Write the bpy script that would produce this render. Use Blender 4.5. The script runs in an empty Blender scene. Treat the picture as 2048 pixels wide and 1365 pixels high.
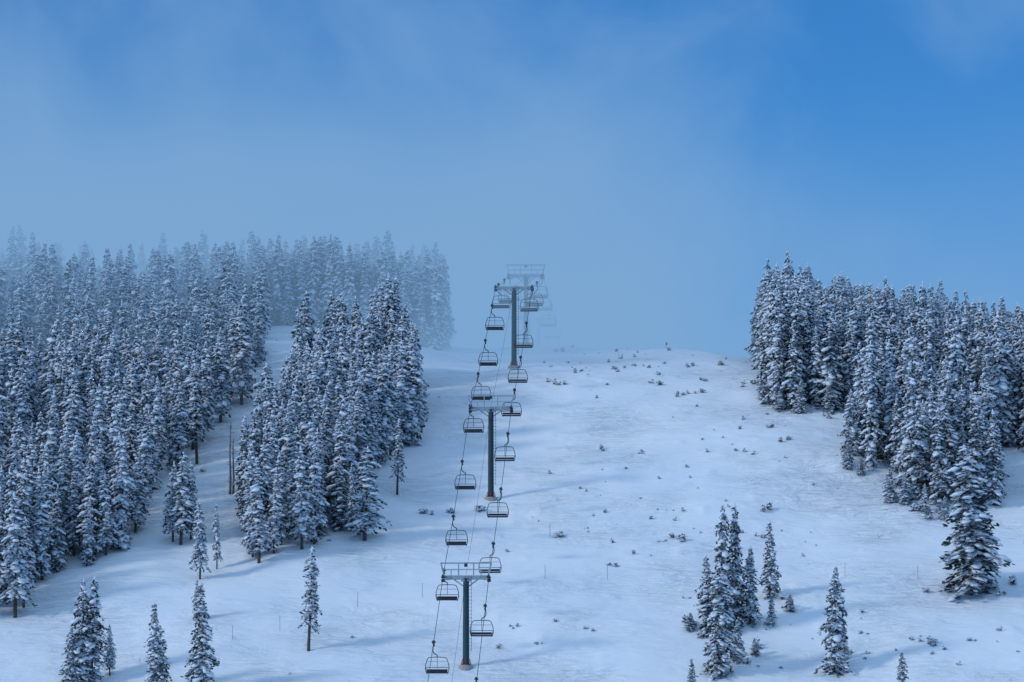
import bpy, math, random
import numpy as np
from mathutils import Vector, Matrix

rng = random.Random(11)
scene = bpy.context.scene
scene.view_settings.view_transform = 'Standard'
scene.view_settings.look = 'None'
scene.view_settings.exposure = 0

# ------------------------------------------------------------------ helpers
def smooth(a, b, x):
    t = np.clip((np.asarray(x, float) - a) / (b - a), 0, 1)
    return t * t * (3 - 2 * t)

def vnoise(x, y, s, seed):
    x = np.asarray(x, float) / s; y = np.asarray(y, float) / s
    ix = np.floor(x); iy = np.floor(y)
    fx = x - ix; fy = y - iy
    fx = fx * fx * (3 - 2 * fx); fy = fy * fy * (3 - 2 * fy)
    def h(a, b):
        v = np.sin(a * 127.1 + b * 311.7 + seed * 74.7) * 43758.5453
        return v - np.floor(v)
    return ((h(ix, iy) * (1 - fx) + h(ix + 1, iy) * fx) * (1 - fy) +
            (h(ix, iy + 1) * (1 - fx) + h(ix + 1, iy + 1) * fx) * fy) * 2 - 1

PITCH = math.radians(6.0)
SP, CP = math.sin(PITCH), math.cos(PITCH)
FPX = 9000.0
def hill(d, z):               # along-sight distance / offset -> world (y, z)
    return d * CP - z * SP, d * SP + z * CP

PROF_Y = [-400, 0, 60, 200, 370, 402, 450.9, 501.0, 559.2, 596.8, 637, 700, 900, 3500]
PROF_Z = [-1.7, -1.7, -3, -8, -11, -5, 15.0, 36.0, 56.0, 62.3, 62.3, 61, 40, -40]

MOUNDS = []   # x, y, radius, height
def ground(x, y):
    x = np.asarray(x, float); y = np.asarray(y, float)
    z = 0
    for o in (-9, -6, -3, 0, 3, 6, 9):
        z = z + np.interp(y + o, PROF_Y, PROF_Z)
    z = z / 7
    z = z + 3.0 * smooth(-5, -26, x) * smooth(540, 600, y)
    z = z - 0.13 * np.maximum(0, x - 18) * smooth(520, 600, y)
    near = smooth(30, 120, y)
    z = z + near * (0.9 * vnoise(x, y, 26, 1) + 0.42 * vnoise(x + 5, y, 9, 2))
    z = z + near * (0.10 * vnoise(x, y, 3.7, 3) + 0.035 * vnoise(x, y * 1.6, 1.3, 4))
    # wind drifts running across the fall line, in patches
    z = z + near * 0.12 * np.abs(vnoise(x * 0.35 + y * 0.12, y * 1.3, 1.9, 9)) * smooth(-.2, .6, vnoise(x, y, 14, 8))
    z = z + near * 0.10 * np.maximum(0, vnoise(x, y, 1.5, 12) - .45) * 3 * (vnoise(x, y, 20, 14) > -.1)
    for (mx, my, r, hgt) in MOUNDS:
        z = z + hgt * np.exp(-((x - mx) ** 2 + (y - my) ** 2) / (r * r))
    return z

def S(u, v):
    """survey sighting: bearing/elevation -> point where it meets the hillside"""
    a = (u - 1024) / FPX; b = (682.5 - v) / FPX
    t = np.arange(400, 640, 0.2)
    px = a * t; py = t * CP - b * t * SP; pz = t * SP + b * t * CP
    g = ground(px, py)
    hit = np.nonzero(pz <= g)[0]
    i = hit[0] if len(hit) else int(np.argmin(pz - g))
    return (float(px[i]), float(py[i]))
def dist_of(p):
    z = float(ground(p[0], p[1]))
    return p[1] * CP + z * SP

for (u, v, r, h) in [(1560, 815, 4, .9), (1650, 830, 5, .8), (1750, 955, 4, 1.0), (1860, 1020, 5, 1.2),
                     (1945, 1180, 3.5, .9), (1450, 1250, 4, .8), (1530, 770, 3, .7), (1690, 945, 2.5, .8), (1500, 800, 2.5, .5)]:
    p = S(u, v)
    MOUNDS.append((p[0], p[1] + 2, r, h))

# ------------------------------------------------------------------ materials
def new_mat(name):
    m = bpy.data.materials.new(name); m.use_nodes = True
    nt = m.node_tree
    return m, nt, nt.nodes['Principled BSDF']

def simple(name, col, rough=0.6, metal=0.0, var=0.15, scale=6):
    m, nt, b = new_mat(name)
    tc = nt.nodes.new('ShaderNodeTexCoord')
    n = nt.nodes.new('ShaderNodeTexNoise'); n.inputs['Scale'].default_value = scale
    n.inputs['Detail'].default_value = 4
    nt.links.new(tc.outputs['Object'], n.inputs['Vector'])
    r = nt.nodes.new('ShaderNodeValToRGB')
    r.color_ramp.elements[0].position = .3; r.color_ramp.elements[1].position = .7
    r.color_ramp.elements[0].color = (*[c * (1 - var) for c in col], 1)
    r.color_ramp.elements[1].color = (*[min(1, c * (1 + var)) for c in col], 1)
    nt.links.new(n.outputs['Fac'], r.inputs[0]); nt.links.new(r.outputs[0], b.inputs['Base Color'])
    b.inputs['Roughness'].default_value = rough; b.inputs['Metallic'].default_value = metal
    return m

def snow_ground():
    m, nt, b = new_mat('snow_ground'); L = nt.links.new
    tc = nt.nodes.new('ShaderNodeTexCoord')
    n1 = nt.nodes.new('ShaderNodeTexNoise'); n1.inputs['Scale'].default_value = .12; n1.inputs['Detail'].default_value = 5
    L(tc.outputs['Object'], n1.inputs['Vector'])
    r = nt.nodes.new('ShaderNodeValToRGB')
    r.color_ramp.elements[0].position = .3; r.color_ramp.elements[1].position = .7
    r.color_ramp.elements[0].color = (.74, .82, .90, 1); r.color_ramp.elements[1].color = (.82, .87, .91, 1)
    L(n1.outputs['Fac'], r.inputs[0]); L(r.outputs[0], b.inputs['Base Color'])
    b.inputs['Roughness'].default_value = .65
    # patchiness: some areas wind-smoothed, some rippled
    pn = nt.nodes.new('ShaderNodeTexNoise'); pn.inputs['Scale'].default_value = .07; pn.inputs['Detail'].default_value = 3
    L(tc.outputs['Object'], pn.inputs['Vector'])
    pm = nt.nodes.new('ShaderNodeMapRange'); L(pn.outputs['Fac'], pm.inputs['Value'])
    for k, v in zip(('From Min', 'From Max', 'To Min', 'To Max'), (.4, .62, .22, 1.0)): pm.inputs[k].default_value = v
    def rip(sc, rot, scale, dist, prev=None):
        mp = nt.nodes.new('ShaderNodeMapping'); mp.inputs['Scale'].default_value = sc; mp.inputs['Rotation'].default_value = (0, 0, rot)
        L(tc.outputs['Object'], mp.inputs['Vector'])
        n2 = nt.nodes.new('ShaderNodeTexNoise'); n2.inputs['Scale'].default_value = scale; n2.inputs['Detail'].default_value = 6; n2.inputs['Roughness'].default_value = .58
        n2.inputs['Distortion'].default_value = .6
        L(mp.outputs[0], n2.inputs['Vector'])
        bp = nt.nodes.new('ShaderNodeBump'); bp.inputs['Distance'].default_value = dist
        L(pm.outputs[0], bp.inputs['Strength'])
        L(n2.outputs['Fac'], bp.inputs['Height'])
        if prev: L(prev, bp.inputs['Normal'])
        return bp.outputs[0]
    a = rip((.5, 1.0, 1), .25, .35, 1.1)
    a = rip((.3, 1.4, 1), -.15, 1.2, .55, a)
    L(a, b.inputs['Normal'])
    return m

def needles(name, dark, frost_amt, frost=(.54, .62, .71)):
    m, nt, b = new_mat(name); L = nt.links.new
    geo = nt.nodes.new('ShaderNodeNewGeometry'); sx = nt.nodes.new('ShaderNodeSeparateXYZ')
    L(geo.outputs['Normal'], sx.inputs[0])
    tc = nt.nodes.new('ShaderNodeTexCoord')
    n = nt.nodes.new('ShaderNodeTexNoise'); n.inputs['Scale'].default_value = 2.2; n.inputs['Detail'].default_value = 5
    L(tc.outputs['Object'], n.inputs['Vector'])
    ma = nt.nodes.new('ShaderNodeMath'); ma.operation = 'MULTIPLY_ADD'
    L(sx.outputs[2], ma.inputs[0]); ma.inputs[1].default_value = .45; L(n.outputs['Fac'], ma.inputs[2])
    mr = nt.nodes.new('ShaderNodeMapRange'); mr.interpolation_type = 'SMOOTHSTEP'
    L(ma.outputs[0], mr.inputs['Value'])
    mr.inputs['From Min'].default_value = 1.0 - frost_amt; mr.inputs['From Max'].default_value = 1.25 - frost_amt
    mx = nt.nodes.new('ShaderNodeMix'); mx.data_type = 'RGBA'
    L(mr.outputs[0], mx.inputs['Factor'])
    mx.inputs['A'].default_value = (*dark, 1); mx.inputs['B'].default_value = (*frost, 1)
    L(mx.outputs['Result'], b.inputs['Base Color']); b.inputs['Roughness'].default_value = .8
    return m

M_SNOWG = snow_ground()
M_SNOW = simple('tree_snow', (.70, .77, .85), .7, 0, .08, 3)
M_NEED = needles('fir_needles', (.034, .056, .068), .42)
M_NEEDD = needles('dark_fir_needles', (.026, .046, .052), .30)
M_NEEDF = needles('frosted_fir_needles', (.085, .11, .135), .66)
M_SHRUB = needles('shrub_twigs', (.06, .065, .065), .40)
M_BARK = simple('bark', (.085, .068, .06), .9, 0, .4, 8)
M_BARKG = simple('weathered_bark', (.16, .14, .13), .9, 0, .35, 8)
M_POLE = simple('tower_green_paint', (.010, .045, .06), .6, 0, .2, 3)
M_GALV = simple('galvanised_steel', (.30, .38, .43), .6, 0, .2, 5)
M_DARK = simple('dark_steel', (.03, .035, .045), .6, 0, .3, 6)
M_PAD = simple('seat_pad', (.012, .014, .022), .6, 0, .3, 6)
M_RED = simple('red_primer', (.22, .04, .03), .6, 0, .3, 6)
M_CONC = simple('concrete', (.35, .34, .33), .9, 0, .2, 6)
M_ORANGE = simple('orange_plastic', (.75, .22, .02), .6, 0, .1, 6)
M_BAMBOO = simple('bamboo', (.22, .17, .11), .8, 0, .2, 6)

# ------------------------------------------------------------------ mesh builder
class MB:
    def __init__(s): s.v = []; s.f = []; s.m = []; s.n = 0
    def add(s, v, f, m):
        s.v.extend([tuple(map(float, p)) for p in v]); o = s.n
        s.f.extend([tuple(i + o for i in q) for q in f]); s.m.extend([m] * len(f)); s.n += len(v)
    def box(s, c, d, m, bev=0.0):
        x, y, z = [a / 2 for a in d]
        v = [(c[0] + i * x, c[1] + j * y, c[2] + k * z) for k in (-1, 1) for j in (-1, 1) for i in (-1, 1)]
        s.add(v, [(0, 2, 3, 1), (4, 5, 7, 6), (0, 1, 5, 4), (2, 6, 7, 3), (0, 4, 6, 2), (1, 3, 7, 5)], m)
    def tube(s, pts, r, m, n=6, r2=None):
        P = [Vector(p) for p in pts]; k = len(P); v = []; f = []
        prev = None
        for i, p in enumerate(P):
            d = (P[min(i + 1, k - 1)] - P[max(i - 1, 0)]).normalized()
            a = prev if prev is not None else (Vector((0, 1, 0)) if abs(d.y) < .9 else Vector((1, 0, 0)))
            a = (a - d * a.dot(d)).normalized(); prev = a
            b = d.cross(a)
            rr = r if r2 is None else r + (r2 - r) * i / (k - 1)
            for j in range(n):
                t = 2 * math.pi * j / n
                v.append(p + a * math.cos(t) * rr + b * math.sin(t) * rr)
        for i in range(k - 1):
            for j in range(n):
                j2 = (j + 1) % n
                f.append((i * n + j, i * n + j2, (i + 1) * n + j2, (i + 1) * n + j))
        f.append(tuple(range(n - 1, -1, -1))); f.append(tuple((k - 1) * n + j for j in range(n)))
        s.add(v, f, m)
    def build(s, name, mats, smooth_mats=()):
        me = bpy.data.meshes.new(name); me.from_pydata(s.v, [], s.f)
        for m in mats: me.materials.append(m)
        me.polygons.foreach_set('material_index', s.m)
        if smooth_mats:
            me.polygons.foreach_set('use_smooth', [x in smooth_mats for x in s.m])
        me.update(); return me

def obj(name, me, loc=(0, 0, 0), rotz=0, scale=(1, 1, 1), parent=None):
    o = bpy.data.objects.new(name, me); scene.collection.objects.link(o)
    o.location = loc; o.rotation_euler = (0, 0, rotz); o.scale = scale
    if parent: o.parent = parent
    return o

ph = (1 + 5 ** .5) / 2
ICO_V = np.array([(-1, ph, 0), (1, ph, 0), (-1, -ph, 0), (1, -ph, 0), (0, -1, ph), (0, 1, ph), (0, -1, -ph), (0, 1, -ph),
                  (ph, 0, -1), (ph, 0, 1), (-ph, 0, -1), (-ph, 0, 1)]) / math.sqrt(1 + ph * ph)
ICO_F = [(0, 11, 5), (0, 5, 1), (0, 1, 7), (0, 7, 10), (0, 10, 11), (1, 5, 9), (5, 11, 4), (11, 10, 2), (10, 7, 6), (7, 1, 8),
         (3, 9, 4), (3, 4, 2), (3, 2, 6), (3, 6, 8), (3, 8, 9), (4, 9, 5), (2, 4, 11), (6, 2, 10), (8, 6, 7), (9, 8, 1)]

def lump(mb, c, ax, r_out, r_side, r_z, m, R, droop=.4):
    """flattened irregular snow pad, long axis along azimuth ax, drooping outward"""
    ca, sa = math.cos(ax), math.sin(ax)
    J = 1 + (np.array([R.random() for _ in range(12)]) - .5) * .6
    V = ICO_V * J[:, None]
    ox = V[:, 0] * r_out; oy = V[:, 1] * r_side; oz = V[:, 2] * r_z - droop * ox
    X = c[0] + ox * ca - oy * sa; Y = c[1] + ox * sa + oy * ca; Z = c[2] + oz
    mb.add(np.stack([X, Y, Z], 1), ICO_F, m)

def sprig(mb, c, az, size, R, m):
    """a small hanging spray of needles"""
    a = az + R.uniform(-1.1, 1.1); dr = R.uniform(-.2, 1.3)
    d = Vector((math.cos(a), math.sin(a), -dr)).normalized()
    side = Vector((-math.sin(a), math.cos(a), R.uniform(-.8, .8))).normalized()
    c = Vector(c); w = size * R.uniform(.25, .45); l = size * R.uniform(.7, 1.1)
    mb.add([c - side * w * .5, c + d * l * .5 - side * w, c + d * l, c + d * l * .5 + side * w, c + side * w * .5],
           [(0, 1, 2, 3, 4)], m)

def make_tree(name, seed, H=11.0, Rm=1.35, bare=.06, snow=.8, need=None):
    R = random.Random(seed); mb = MB()
    lean = (R.uniform(-.02, .02), R.uniform(-.02, .02))
    def ax(z):
        return (lean[0] * z + .05 * math.sin(z * .7 + seed), lean[1] * z + .05 * math.cos(z * .6 + seed))
    tp = [(ax(z)[0], ax(z)[1], z) for z in np.linspace(-.8, H, 12)]
    mb.tube(tp, .19, 0, 7, .02)
    zb = bare * H; z = zb
    if bare > .1:   # dead stubs on the bare stem
        for _ in range(10):
            zz = R.uniform(.25 * zb, zb * 1.1); a = R.uniform(0, 6.28); l = R.uniform(.3, .8); c = ax(zz)
            mb.tube([(c[0], c[1], zz), (c[0] + math.cos(a) * l, c[1] + math.sin(a) * l, zz - .25 * l)], .03, 0, 4, .01)
    lob = [R.uniform(0, 6.28) for _ in range(3)]
    while z < H - .12:
        t = (z - zb) / (H - zb)
        r = Rm * min(1, .62 + t / .16 * .38) * ((1 - t) ** .68) + .09
        r *= R.uniform(.72, 1.25)
        n = max(3, int(3.0 + r * 3.9))
        a0 = R.uniform(0, 6.28)
        c = ax(z)
        for i in range(n):
            if R.random() < .12: continue
            a = a0 + 6.283 * i / n + R.uniform(-.35, .35)
            mod = 1 + .26 * math.sin(a * 2 + lob[0] + z * .9) + .16 * math.sin(a * 3 + lob[1] - z * 1.7)
            L = r * mod * R.uniform(.75, 1.12)
            zz = z + R.uniform(-.14, .14); dr = R.uniform(.4, .85) * (1 - t * .4)
            ca, sa = math.cos(a), math.sin(a)
            def at(s): return (c[0] + ca * L * s, c[1] + sa * L * s, zz - dr * L * s * s + .05)
            if L > .5:
                mb.tube([at(0), at(.5), at(.95)], .028, 0, 3, .01)
            ns = int(6 + L * 9)
            for k in range(ns):
                s = R.uniform(.15, 1.03) ** .7; p = at(s)
                mb_off = L * .30 * R.uniform(-1, 1)
                sprig(mb, (p[0] - sa * mb_off, p[1] + ca * mb_off, p[2] + R.uniform(-.24, .0)), a, .22 + .15 * min(1, L), R, 1)
            if R.random() < snow:
                k = 1 if L < .45 else (2 if L < 1.0 else 3)
                for q in range(k):
                    s = (1 - (q + .45) / k * .85) * R.uniform(.88, 1.04); p = at(s)
                    off = R.uniform(-.18, .18) * L
                    w = (.12 + .17 * min(1.2, L)) * R.uniform(.6, 1.35)
                    lump(mb, (p[0] - sa * off, p[1] + ca * off, p[2] + .06), a, w * 1.2, w * 1.15, w * .5, 2, R, dr * .8)
        z += (.27 + .22 * (1 - t)) * R.uniform(.8, 1.25)
    # leader with rime
    c = ax(H)
    lump(mb, (c[0], c[1], H - .05), 0, .08, .08, .25, 2, R, 0)
    return mb.build(name, [M_BARK, need or M_NEED, M_SNOW], (0, 2))

VAR_FULL = [make_tree('fir_full_%d' % i, 100 + i, 11, R_, .03, s_) for i, (R_, s_) in enumerate([(1.5, .74), (1.25, .68), (1.75, .70), (1.35, .8), (1.6, .72)])]
VAR_BARE = [make_tree('fir_bare_%d' % i, 200 + i, 12, R_, b_, s_) for i, (R_, b_, s_) in enumerate([(1.15, .2, .74), (1.0, .14, .78), (1.3, .17, .70), (.95, .25, .66), (1.2, .1, .76), (1.4, .15, .72)])]
VAR_FROST = [make_tree('fir_frosted_%d' % i, 300 + i, 11.5, R_, b_, .92, M_NEEDF) for i, (R_, b_) in enumerate([(1.2, .08), (1.0, .12), (1.4, .05), (1.1, .1), (1.3, .06)])]
VAR_HERO = [make_tree('fir_dark_%d' % i, 400 + i, 11, R_, .03, s_, M_NEEDD) for i, (R_, s_) in enumerate([(1.4, .60), (1.25, .52), (1.65, .56), (1.5, .62), (1.3, .58)])]
VAR_H = {}
for m in VAR_FULL + VAR_HERO: VAR_H[m.name] = 11
for m in VAR_BARE: VAR_H[m.name] = 12
for m in VAR_FROST: VAR_H[m.name] = 11.5

def plant(me, p, H, name, parent=None, wid=1.0):
    s = H / VAR_H[me.name]; z = float(ground(p[0], p[1]))
    w = (s ** .75) * wid * rng.uniform(.88, 1.15)
    o = obj(name, me, (p[0], p[1], z - .05), rng.uniform(0, 6.28), (w, w, s), parent)
    o.rotation_euler = (rng.gauss(0, .02), rng.gauss(0, .02), o.rotation_euler[2])
    return o

# ------------------------------------------------------------------ forests
def in_poly(x, y, P):
    c = False; j = len(P) - 1
    for i in range(len(P)):
        if (P[i][1] > y) != (P[j][1] > y) and x < (P[j][0] - P[i][0]) * (y - P[i][1]) / (P[j][1] - P[i][1]) + P[i][0]: c = not c
        j = i
    return c
def scatter(P, dmin, tries):
    xs = [p[0] for p in P]; ys = [p[1] for p in P]; out = []
    for _ in range(tries):
        x = rng.uniform(min(xs), max(xs)); y = rng.uniform(min(ys), max(ys))
        if not in_poly(x, y, P): continue
        d = dmin * rng.uniform(.7, 1.4) * (1 + .4 * float(vnoise(x, y, 7, 55)))
        if all((x - a) ** 2 + (y - b) ** 2 > d * d for a, b in out): out.append((x, y))
    return out

left = bpy.data.objects.new('snowy_fir_forest', None); scene.collection.objects.link(left)
right = bpy.data.objects.new('snowy_fir_forest', None); scene.collection.objects.link(right)

def poly(seq): return [S(*q[1:]) if q[0] == 's' else q[1:] for q in seq]
BAND_B = poly([('s', 0, 1240), ('s', 45, 1240), ('s', 60, 1170), ('s', 190, 1130), ('s', 245, 1100), ('s', 295, 1035), ('s', 325, 965),
               ('s', 395, 935), ('s', 420, 865), ('s', 475, 825), ('s', 505, 775), ('s', 525, 705), ('w', -34, 612), ('w', -85, 612), ('w', -72, 455)])
BAND_A = poly([('s', 840, 885), ('s', 770, 915), ('s', 705, 1000), ('s', 690, 1060), ('s', 640, 1085), ('s', 560, 1130), ('s', 500, 1130),
               ('s', 485, 1050), ('s', 550, 930), ('s', 580, 850), ('s', 605, 775), ('s', 700, 745), ('s', 805, 740), ('s', 830, 800)])
BAND_C = [(-33, 588), (-20, 584), (-9.5, 585), (-8.6, 598), (-10, 612), (-33, 612)]
RIGHT1 = poly([('s', 1515, 722), ('s', 1545, 770), ('s', 1545, 822), ('s', 1690, 826), ('s', 1740, 800), ('w', 52, 585), ('w', 36, 592)])
RIGHT2 = poly([('s', 1700, 940), ('s', 1800, 960), ('s', 1835, 1010), ('s', 1990, 1025), ('s', 1975, 905), ('s', 2048, 905), ('w', 75, 520), ('w', 78, 590), ('w', 50, 585), ('s', 1735, 845)])

for P, dm in ((BAND_B, 2.35), (BAND_A, 2.05), (BAND_C, 1.9)):
    for p in scatter(P, dm, 6000):
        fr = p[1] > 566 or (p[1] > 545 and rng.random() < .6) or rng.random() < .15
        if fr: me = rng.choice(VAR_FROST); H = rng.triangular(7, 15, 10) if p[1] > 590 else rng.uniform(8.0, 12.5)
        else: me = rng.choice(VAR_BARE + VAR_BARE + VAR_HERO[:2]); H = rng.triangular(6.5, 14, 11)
        if rng.random() < .08: H *= .6
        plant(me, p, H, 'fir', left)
for P, dm in ((RIGHT1, 2.1), (RIGHT2, 2.3)):
    for p in scatter(P, dm, 4000):
        me = rng.choice(VAR_FULL + (VAR_FROST[:3] if p[1] > 550 else VAR_HERO))
        plant(me, p, rng.triangular(6.5, 14, 11), 'fir', right)
# skirt of low saplings round the right-hand stands
for (u, v) in [(1530, 800), (1560, 822), (1600, 826), (1660, 826), (1720, 950), (1780, 1005), (1810, 1010), (1850, 1030), (1890, 1040), (1695, 940), (1540, 745), (1920, 1045)]:
    plant(rng.choice(VAR_FULL), S(u, v), rng.uniform(2, 4), 'sapling', right, 1.3)

# individually readable trees: (u, base v, top v, kind, width)
TREES = [(345, 1085, 925, 'b', .9), (362, 1090, 905, 'b', 1.1), (382, 1080, 925, 'b', .9), (400, 1160, 1000, 'b', .75), (434, 1140, 1005, 'b', .6),
         (795, 990, 838, 'b', .9), (730, 1082, 893, 'b', 1.25), (703, 1065, 930, 'b', .8), (618, 1302, 1095, 'b', 1.0),
         (165, 1372, 1160, 'f', 1.0), (182, 1368, 1155, 'f', .9), (138, 1378, 1255, 'f', 1.1), (220, 1352, 1248, 'b', .75), (315, 1388, 1205, 'f', .95),
         (403, 1392, 1165, 'f', .95), (394, 1240, 1158, 'f', .7), (822, 890, 665, 'b', .9), (770, 915, 690, 'b', 1.0),
         (1418, 1262, 1110, 'f', 1.0), (1445, 1265, 1013, 'f', .9), (1474, 1255, 1010, 'f', .85), (1440, 1352, 1130, 'f', 1.15), (1500, 1248, 1095, 'f', .9),
         (1540, 1195, 1043, 'f', .9), (1542, 1252, 1190, 'f', 1.0), (1475, 1325, 1240, 'f', 1.0), (1668, 1348, 1135, 'f', 1.0),
         (1805, 1400, 1305, 'f', .9), (1384, 1385, 1318, 'f', .9), (1945, 1188, 880, 'f', 1.35), (1958, 1170, 930, 'f', 1.2), (1690, 1320, 1270, 'f', 1.0), (1510, 1312, 1275, 'f', 1.2),
         (1577, 735, 503, 'f', .9), (1537, 722, 517, 'f', .9), (1912, 900, 538, 'f', .9), (1998, 890, 545, 'f', .9), (1580, 1225, 1190, 'f', 1.3), (1380, 1262, 1225, 'f', 1.5)]
for (u, vb, vt, k, w) in TREES:
    p = S(u, vb); H = (vb - vt) / FPX * dist_of(p)
    H = min(H, 15.5)
    me = rng.choice(VAR_BARE if k == 'b' else (VAR_HERO if vb > 1000 else VAR_FULL))
    plant(me, p, H, 'snowy_fir_tree', None, w)

# dead snag
mb = MB(); R = random.Random(5)
for (ox, hh) in ((0, 8.0), (.35, 6.2)):
    mb.tube([(ox + .05 * math.sin(z), 0, z) for z in np.linspace(-.5, hh, 8)], .17, 0, 6, .04)
    for _ in range(30):
        z = R.uniform(1.2, hh - .3); a = R.uniform(0, 6.28); l = R.uniform(.2, .6)
        mb.tube([(ox, 0, z), (ox + math.cos(a) * l, math.sin(a) * l, z + .1)], .035, 0, 4, .012)
p = S(460, 990); obj('dead_tree', mb.build('dead_tree', [M_BARKG], (0,)), (p[0], p[1], float(ground(*p))))

# ------------------------------------------------------------------ shrubs poking through
def make_shrub(i):
    R = random.Random(900 + i); mb = MB()
    n = R.randint(3, 6)
    for _ in range(n):
        a = R.uniform(0, 6.28); d = R.uniform(0, .55); h = R.uniform(.2, .8)
        c = (math.cos(a) * d, math.sin(a) * d, h)
        for k in range(14): sprig(mb, (c[0] + R.uniform(-.2, .2), c[1] + R.uniform(-.2, .2), h * R.uniform(.3, 1.1)), R.uniform(0, 6.28), .25, R, 1)
        mb.tube([(c[0] * .4, c[1] * .4, -.2), (c[0] + R.uniform(-.1, .1), c[1], h + R.uniform(.05, .3))], .018, 0, 3, .006)
        for _ in range(R.choice((1, 2, 2))): lump(mb, (c[0] + R.uniform(-.15, .15), c[1] + R.uniform(-.15, .15), h * R.uniform(.6, 1.1)), R.uniform(0, 6), R.uniform(.12, .24), R.uniform(.12, .2), .10, 2, R, 0)
    return mb.build('shrub_%d' % i, [M_BARK, M_SHRUB, M_SNOW], (0, 2))
SH = [make_shrub(i) for i in range(10)]
shr = bpy.data.objects.new('snowy_shrubs', None); scene.collection.objects.link(shr)
spots = [(848, 1030, 1), (903, 1030, .9), (957, 1022, 1.1), (1118, 1075, 1), (1110, 1240, .9), (1000, 1297, .7), (1225, 1088, .9), (1345, 1080, 1), (1365, 1082, 1.1), (1320, 1085, .7),
         (1220, 1135, .9), (1530, 1022, 1.2), (1535, 858, 1), (1575, 880, .9), (1490, 908, 1), (1470, 902, .8), (1320, 770, 1), (1230, 742, .9), (1125, 705, 1), (1110, 772, 1),
         (1375, 735, .8), (1440, 728, 1), (1410, 760, .7), (1390, 790, .8), (1365, 790, .7), (1205, 900, .8), (1285, 905, .6), (1405, 880, .6), (1160, 980, .6), (1150, 745, .6), (1270, 735, .6),
         (1370, 1245, 1.3), (1385, 1255, 1.3), (1400, 1275, 1.2), (1580, 1215, 1.3), (1565, 1200, 1.0), (1510, 1298, 1.3), (1495, 1325, 1.1), (1700, 1310, .9), (1735, 1310, .8),
         (1840, 1285, .8), (1865, 1290, 1), (1890, 1300, .7), (1950, 1285, .7), (2010, 1190, .8), (2025, 1165, 1.3), (1855, 1185, 1), (1790, 1005, 1.5), (1825, 1020, 1.4), (1860, 1035, 1.4),
         (1735, 1270, .5), (1525, 1075, .9), (1470, 1070, .5), (1380, 1200, .5), (705, 1275, .7), (655, 1080, .5), (330, 1065, .6), (1185, 1262, .5), (1035, 1255, .5), (1075, 1290, .4),
         (1720, 830, 1.2), (1650, 835, 1), (1530, 812, 1.4), (1505, 768, 1.1), (1485, 772, .8), (1535, 830, .8), (1890, 1185, 1.2), (1985, 1180, 1.2), (1130, 768, 1), (1095, 765, .9)]
for (u, v, s) in spots:
    for k in range(rng.choice((1, 2, 2, 3))):
        p = S(u + rng.uniform(-16, 16) * (k > 0), v + rng.uniform(-4, 4)); s2 = s * rng.uniform(.65, 1)
        obj('shrub', rng.choice(SH), (p[0], p[1], float(ground(*p)) - .06), rng.uniform(0, 6), (s2, s2, s2 * rng.uniform(.7, 1)), shr)
for _ in range(480):
    x = rng.uniform(2, 62); y = rng.uniform(440, 596)
    if vnoise(x, y, 13, 31) < (-.1 if y > 540 else .1): continue
    if rng.random() < .08: x = rng.uniform(-40, 0)
    s = rng.choice((.15, .2, .25, .3, .45, .6))
    obj('shrub', rng.choice(SH), (x, y, float(ground(x, y)) - .04), rng.uniform(0, 6), (s, s, s * .9), shr)

# ------------------------------------------------------------------ ground
xs = np.concatenate([np.linspace(-2500, -200, 12), np.linspace(-180, -80, 26), np.arange(-79.6, 79.7, .40), np.linspace(80, 180, 26), np.linspace(200, 2500, 12)])
ys = np.concatenate([np.linspace(-400, -20, 8), np.linspace(0, 390, 50), np.linspace(393, 425, 14), np.arange(426, 612, .40), np.linspace(613, 700, 50), np.linspace(720, 3500, 30)])
X, Y = np.meshgrid(xs, ys); Z = ground(X, Y)
nx, ny = len(xs), len(ys)
me = bpy.data.meshes.new('snow_slope')
me.vertices.add(nx * ny); me.vertices.foreach_set('co', np.stack([X, Y, Z], -1).astype(np.float32).ravel())
I, J = np.meshgrid(np.arange(nx - 1), np.arange(ny - 1)); a = (J * nx + I).ravel()
q = np.stack([a, a + 1, a + 1 + nx, a + nx], 1).astype(np.int32).ravel(); nf = len(a)
me.loops.add(nf * 4); me.loops.foreach_set('vertex_index', q)
me.polygons.add(nf); me.polygons.foreach_set('loop_start', np.arange(0, nf * 4, 4, dtype=np.int32))
me.polygons.foreach_set('use_smooth', np.ones(nf, dtype=bool))
me.update(calc_edges=True); me.validate(); me.materials.append(M_SNOWG)
obj('snowy_ground', me)

# ------------------------------------------------------------------ chairlift
def line_x(y): return -4.55 + (y - 450.9) * .0448
GA = 2.3
yaw = -math.atan(.0448)
TW = []
for (d, z) in ((400, -40), (450, -23.4), (502, -7.3), (562, 6.9), (598, 8.9), (641, 3.4), (695, -6)):
    y, zz = hill(d, z); TW.append((line_x(y), y, zz))

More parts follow.
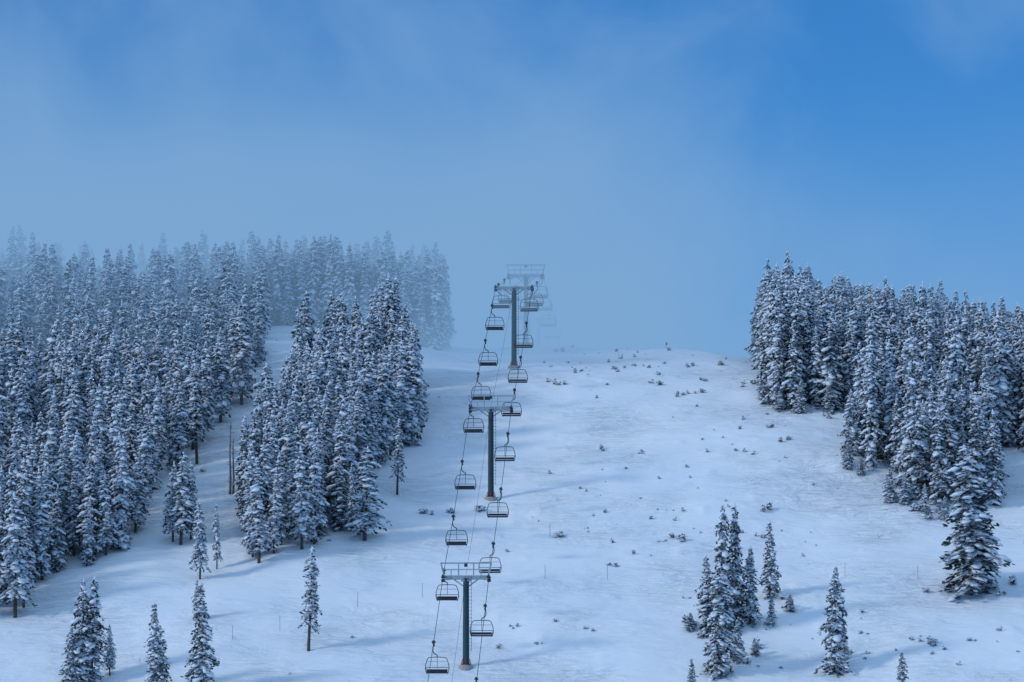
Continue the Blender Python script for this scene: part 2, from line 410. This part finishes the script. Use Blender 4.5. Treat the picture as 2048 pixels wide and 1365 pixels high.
def make_tower(H, arm=4.5, rail=True):
    mb = MB()
    mb.tube([(0, 0, -1), (0, 0, H - .35)], .34, 0, 16, .29)
    mb.tube([(0, 0, -.6), (0, 0, .22)], .75, 5, 16)
    mb.tube([(0, 0, .22), (0, 0, .32)], .52, 4, 16)
    for i in range(8):
        t = i * math.pi / 4
        mb.tube([(math.cos(t) * .34, math.sin(t) * .34, .85), (math.cos(t) * .5, math.sin(t) * .5, .32)], .035, 4, 4)
    for i in range(int((H - 2) / .35)):     # ladder
        z = 1.8 + i * .35; mb.tube([(.30, -.40, z), (.55, -.28, z)], .015, 0, 4)
    mb.tube([(.30, -.40, 1.6), (.30, -.40, H)], .02, 0, 4); mb.tube([(.55, -.28, 1.6), (.55, -.28, H)], .02, 0, 4)
    mb.box((0, 0, H - .28), (arm, .34, .36), 1)
    mb.box((0, -.0, H - .55), (1.0, .5, .18), 1)
    for sx in (-1, 1):
        mb.tube([(sx * .3, 0, H - 1.1), (sx * 1.2, 0, H - .45)], .07, 1, 6)
        x = sx * GA
        mb.box((x - sx * .12, 0, H - .22), (.1, 2.6, .16), 2)
        mb.box((x + sx * .12, 0, H - .24), (.08, 1.6, .12), 2)
        for k in range(6):
            yy = -1.15 + k * .46
            mb.tube([(x - .06, yy, H - .17), (x + .06, yy, H - .17)], .17, 2, 12)
        mb.box((x - sx * .35, 0, H - .42), (.5, 2.8, .05), 1)     # maintenance walkway
        mb.box((x, .0, H - .55), (.35, .35, .3), 2)
    for yy in ((-.55, .55) if rail else ()):
        top = H + 1.2; hw = arm / 2 + .05
        mb.tube([(-hw - .18, yy, top), (hw + .18, yy, top)], .045, 1, 6)
        mb.tube([(-hw, yy, H + .55), (hw, yy, H + .55)], .028, 1, 5)
        mb.tube([(-hw + .2, yy, H - .1), (hw - .2, yy, H - .1)], .04, 1, 5)
        for sx in (-1, 1):
            mb.tube([(sx * (hw - .2), yy, H - .3), (sx * (hw + .18), yy, top)], .05, 1, 5)
            mb.tube([(sx * .75, yy, H - .1), (sx * .75, yy, top)], .035, 1, 5)
            mb.tube([(sx * 1.5, yy, H - .1), (sx * 1.5, yy, H + .55)], .025, 1, 5)
    if rail:
        for sx in (-1, 1):
            mb.tube([(sx * (arm / 2 + .23), -.55, H + 1.2), (sx * (arm / 2 + .23), .55, H + 1.2)], .045, 1, 5)
        mb.box((0, -.62, H + .95), (.32, .05, .34), 3)      # tower plate
    mb.box((0, 0, H - .065), (arm * .8, .3, .07), 6)    # snow lying on the arm
    return mb.build('chairlift_tower', [M_POLE, M_GALV, M_DARK, M_DARK, M_RED, M_CONC, M_SNOW])

for i, (x, y, z) in enumerate(TW):
    g = float(ground(x, y)); obj('chairlift_tower', make_tower(z - g, 4.6, i != 3), (x, y, g), yaw)

ca, sa = math.cos(yaw), math.sin(yaw)
def rope_pt(side, y):
    for i in range(len(TW) - 1):
        y0, y1 = TW[i][1], TW[i + 1][1]
        if y <= y1 or i == len(TW) - 2:
            t = (y - y0) / (y1 - y0)
            z = TW[i][2] + (TW[i + 1][2] - TW[i][2]) * t - 4 * .012 * (y1 - y0) * t * (1 - t)
            return (line_x(y) + side * GA * ca, y + side * GA * sa, z)
for side in (-1, 1):
    mb = MB(); mb.tube([rope_pt(side, y) for y in np.arange(TW[0][1], TW[-1][1], 2.0)], .030, 0, 6)
    obj('haul_rope', mb.build('haul_rope', [M_DARK]))
mb = MB(); pts = []
for i in range(len(TW) - 1):      # communication line on the tower centres
    for t in np.linspace(0, 1, 14)[:-1]:
        A, B = Vector(TW[i]), Vector(TW[i + 1]); q = A.lerp(B, t); pts.append((q.x, q.y, q.z + .1 - .010 * 4 * (B - A).length * t * (1 - t)))
mb.tube(pts, .015, 0, 5); obj('communication_cable', mb.build('communication_cable', [M_DARK]))

def make_chair():
    mb = MB(); cx = .36
    mb.box((0, 0, .02), (.16, .62, .16), 0); mb.box((.02, 0, .2), (.2, .24, .26), 0); mb.tube([(-.16, .18, .14), (.2, .18, .14)], .09, 0, 8); mb.tube([(-.16, -.18, .14), (.2, -.18, .14)], .09, 0, 8)
    mb.box((.05, 0, -.16), (.14, .3, .24), 0)
    mb.tube([(0, 0, -.1), (-.05, 0, -.4), (-.05, 0, -.72), (.04, 0, -.92), (.22, 0, -1.03), (cx, 0, -1.1), (cx, 0, -1.32)], .05, 0, 7)
    fr = [(cx - 1.04, 0, -2.82), (cx - 1.14, 0, -2.5), (cx - 1.13, 0, -2.1), (cx - 1.02, 0, -1.7), (cx - .9, 0, -1.42), (cx - .76, 0, -1.33), (cx, 0, -1.29),
          (cx + .76, 0, -1.33), (cx + .9, 0, -1.42), (cx + 1.02, 0, -1.7), (cx + 1.13, 0, -2.1), (cx + 1.14, 0, -2.5), (cx + 1.04, 0, -2.82)]
    mb.tube(fr, .042, 0, 6)
    mb.tube([(cx - .95, .03, -1.75), (cx + .95, .03, -1.75)], .02, 0, 5)
    mb.tube([(cx, .03, -1.3), (cx, .03, -2.3)], .026, 0, 5)
    mb.tube([(cx - 1.1, .02, -2.3), (cx + 1.1, .02, -2.3)], .03, 0, 5)
    for sx in (-1, 1):
        mb.tube([(cx + sx * 1.04, 0, -2.82), (cx + sx * 1.0, .25, -2.9), (cx + sx * 1.0, .62, -2.84)], .035, 0, 6)
        mb.tube([(cx + sx * 1.1, 0, -2.35), (cx + sx * 1.1, .5, -2.35), (cx + sx * 1.02, .6, -2.8)], .025, 0, 5)
    mb.box((cx, .05, -2.60), (2.0, .07, .26), 1)
    mb.box((cx, .33, -2.80), (2.0, .55, .09), 1)
    mb.tube([(cx - 1.02, -.01, -2.85), (cx + 1.02, -.01, -2.85)], .035, 0, 6)
    mb.box((cx, .36, -2.735), (1.9, .46, .04), 2)
    mb.box((cx, .05, -2.455), (1.9, .07, .03), 2)
    return mb.build('chairlift_chair', [M_DARK, M_PAD, M_SNOW])
CH = make_chair()
for k in range(-2, 15):
    y = 451.0 + 16.3 * k
    if 405 < y < 690: obj('chairlift_chair', CH, rope_pt(-1, y), yaw + rng.uniform(-.06, .06))
    y += 8.1
    if 405 < y < 690: obj('chairlift_chair', CH, rope_pt(1, y), yaw + math.pi + rng.uniform(-.06, .06))

# ------------------------------------------------------------------ marker poles & trail marker
mb = MB(); mb.tube([(0, 0, -.3), (.02, 0, 1.5)], .022, 0, 5); PM = mb.build('marker_pole', [M_BAMBOO])
for (u, v) in [(1090, 1160), (1215, 1160), (1690, 1155), (845, 1195), (715, 1215), (560, 1262), (465, 1282), (1836, 1160), (1100, 1075)]:
    p = S(u, v); obj('bamboo_marker_pole', PM, (p[0], p[1], float(ground(*p))), rng.uniform(0, 6))
mb = MB(); mb.tube([(0, 0, -.3), (0, 0, .6)], .02, 1, 6)
mb.add([(-.14, -.04, .5), (.14, -.04, .5), (.14, -.04, .75), (0, -.04, .95), (-.14, -.04, .75), (-.14, .0, .5), (.14, .0, .5), (.14, .0, .75), (0, 0, .95), (-.14, .0, .75)],
       [(0, 1, 2, 3, 4), (9, 8, 7, 6, 5), (0, 5, 6, 1), (1, 6, 7, 2), (2, 7, 8, 3), (3, 8, 9, 4), (4, 9, 5, 0)], 0)
p = S(1333, 697); obj('orange_trail_marker', mb.build('orange_trail_marker', [M_ORANGE, M_BAMBOO]), (p[0], p[1], float(ground(*p))))

# ------------------------------------------------------------------ drifting fog bank (absorbing volume with its own glow)
def fog():
    mb = MB(); mb.box((-20, 640, 80), (230, 260, 90), 0)
    m = bpy.data.materials.new('fog'); m.use_nodes = True; nt = m.node_tree; nt.nodes.clear(); L = nt.links.new
    out = nt.nodes.new('ShaderNodeOutputMaterial')
    tc = nt.nodes.new('ShaderNodeTexCoord'); sx = nt.nodes.new('ShaderNodeSeparateXYZ'); L(tc.outputs['Object'], sx.inputs[0])
    def mr(src, a, b, c, d):
        n = nt.nodes.new('ShaderNodeMapRange'); n.interpolation_type = 'SMOOTHSTEP'; L(src, n.inputs['Value'])
        for k, v in zip(('From Min', 'From Max', 'To Min', 'To Max'), (a, b, c, d)): n.inputs[k].default_value = v
        return n.outputs[0]
    def op(o, a, b):
        n = nt.nodes.new('ShaderNodeMath'); n.operation = o; L(a, n.inputs[0])
        if isinstance(b, float): n.inputs[1].default_value = b
        else: L(b, n.inputs[1])
        return n.outputs[0]
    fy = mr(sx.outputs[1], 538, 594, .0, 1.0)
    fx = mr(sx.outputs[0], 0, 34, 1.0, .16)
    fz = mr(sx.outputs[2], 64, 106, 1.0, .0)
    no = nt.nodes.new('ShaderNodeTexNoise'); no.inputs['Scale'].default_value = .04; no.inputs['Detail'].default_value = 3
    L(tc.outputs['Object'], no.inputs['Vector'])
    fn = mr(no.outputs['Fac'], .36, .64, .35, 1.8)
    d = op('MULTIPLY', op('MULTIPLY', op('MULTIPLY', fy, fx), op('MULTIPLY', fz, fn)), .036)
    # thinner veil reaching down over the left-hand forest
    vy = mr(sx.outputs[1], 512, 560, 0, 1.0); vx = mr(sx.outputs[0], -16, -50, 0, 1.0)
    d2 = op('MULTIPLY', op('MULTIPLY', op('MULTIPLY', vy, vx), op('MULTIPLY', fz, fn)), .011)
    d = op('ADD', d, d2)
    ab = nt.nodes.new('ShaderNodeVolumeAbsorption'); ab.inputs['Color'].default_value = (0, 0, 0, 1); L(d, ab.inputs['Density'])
    scatter_glow = nt.nodes.new('ShaderNodeEmission'); scatter_glow.inputs['Color'].default_value = (.20, .385, .65, 1); L(d, scatter_glow.inputs['Strength'])  # glow colour stands in for sun and sky light scattered inside the fog
    ad = nt.nodes.new('ShaderNodeAddShader'); L(ab.outputs[0], ad.inputs[0]); L(scatter_glow.outputs[0], ad.inputs[1])
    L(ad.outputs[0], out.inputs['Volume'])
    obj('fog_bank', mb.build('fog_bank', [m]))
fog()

# ------------------------------------------------------------------ light
SUN = Vector((-.82, -.38, .46)).normalized()
el = math.asin(SUN.z); az = math.atan2(SUN.x, SUN.y)
sd = bpy.data.lights.new('sun', 'SUN'); sd.energy = 1.3; sd.angle = math.radians(8); sd.color = (1, .96, .93)
so = bpy.data.objects.new('sun', sd); scene.collection.objects.link(so)
so.rotation_euler = SUN.to_track_quat('Z', 'Y').to_euler(); so.location = (-100, 300, 200)

w = bpy.data.worlds.new('World'); scene.world = w; w.use_nodes = True; nt = w.node_tree; L = nt.links.new
bg = nt.nodes['Background']; bg.inputs['Strength'].default_value = .10
sky = nt.nodes.new('ShaderNodeTexSky'); sky.sky_type = 'NISHITA'; sky.sun_disc = False
sky.sun_elevation = el; sky.sun_rotation = az; sky.altitude = 2000; sky.dust_density = .3; sky.ozone_density = 3
tint = nt.nodes.new('ShaderNodeMix'); tint.data_type = 'RGBA'; tint.blend_type = 'MULTIPLY'; tint.inputs['Factor'].default_value = 1
L(sky.outputs[0], tint.inputs['A']); tint.inputs['B'].default_value = (.20, .66, 1.08, 1)
tc = nt.nodes.new('ShaderNodeTexCoord')
mp = nt.nodes.new('ShaderNodeMapping'); mp.inputs['Scale'].default_value = (1, 1, 1.1); mp.inputs['Rotation'].default_value = (0, .5, 0)
L(tc.outputs['Generated'], mp.inputs['Vector'])
no = nt.nodes.new('ShaderNodeTexNoise'); no.inputs['Scale'].default_value = 15; no.inputs['Detail'].default_value = 7; no.inputs['Roughness'].default_value = .52; no.inputs['Distortion'].default_value = .4
L(mp.outputs[0], no.inputs['Vector'])
r1 = nt.nodes.new('ShaderNodeMapRange'); r1.interpolation_type = 'SMOOTHSTEP'; L(no.outputs['Fac'], r1.inputs['Value'])
for k, v in zip(('From Min', 'From Max', 'To Min', 'To Max'), (.38, .76, 0.02, .44)): r1.inputs[k].default_value = v
mist = nt.nodes.new('ShaderNodeMix'); mist.data_type = 'RGBA'
L(r1.outputs[0], mist.inputs['Factor']); L(tint.outputs['Result'], mist.inputs['A']); mist.inputs['B'].default_value = (2.8, 4.7, 7.2, 1)
# overcast added above the clear band, out of view, as soft fill light
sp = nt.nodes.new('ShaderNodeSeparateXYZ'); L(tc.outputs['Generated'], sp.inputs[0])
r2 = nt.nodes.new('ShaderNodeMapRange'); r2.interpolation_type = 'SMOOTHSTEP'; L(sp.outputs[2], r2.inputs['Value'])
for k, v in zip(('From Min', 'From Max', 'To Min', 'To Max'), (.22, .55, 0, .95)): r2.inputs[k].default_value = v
overhead_fill = nt.nodes.new('ShaderNodeMix'); overhead_fill.data_type = 'RGBA'
L(r2.outputs[0], overhead_fill.inputs['Factor']); L(mist.outputs['Result'], overhead_fill.inputs['A']); overhead_fill.inputs['B'].default_value = (3.4, 5.3, 8.2, 1)
L(overhead_fill.outputs['Result'], bg.inputs['Color'])

# ------------------------------------------------------------------ camera
cd = bpy.data.cameras.new('camera'); cam = bpy.data.objects.new('camera', cd); scene.collection.objects.link(cam)
cd.lens = 36 * FPX / 2048; cd.sensor_width = 36; cd.clip_start = 1; cd.clip_end = 8000
cam.location = (0, 0, 0); cam.rotation_euler = (math.pi / 2 + PITCH, 0, 0)
scene.camera = cam
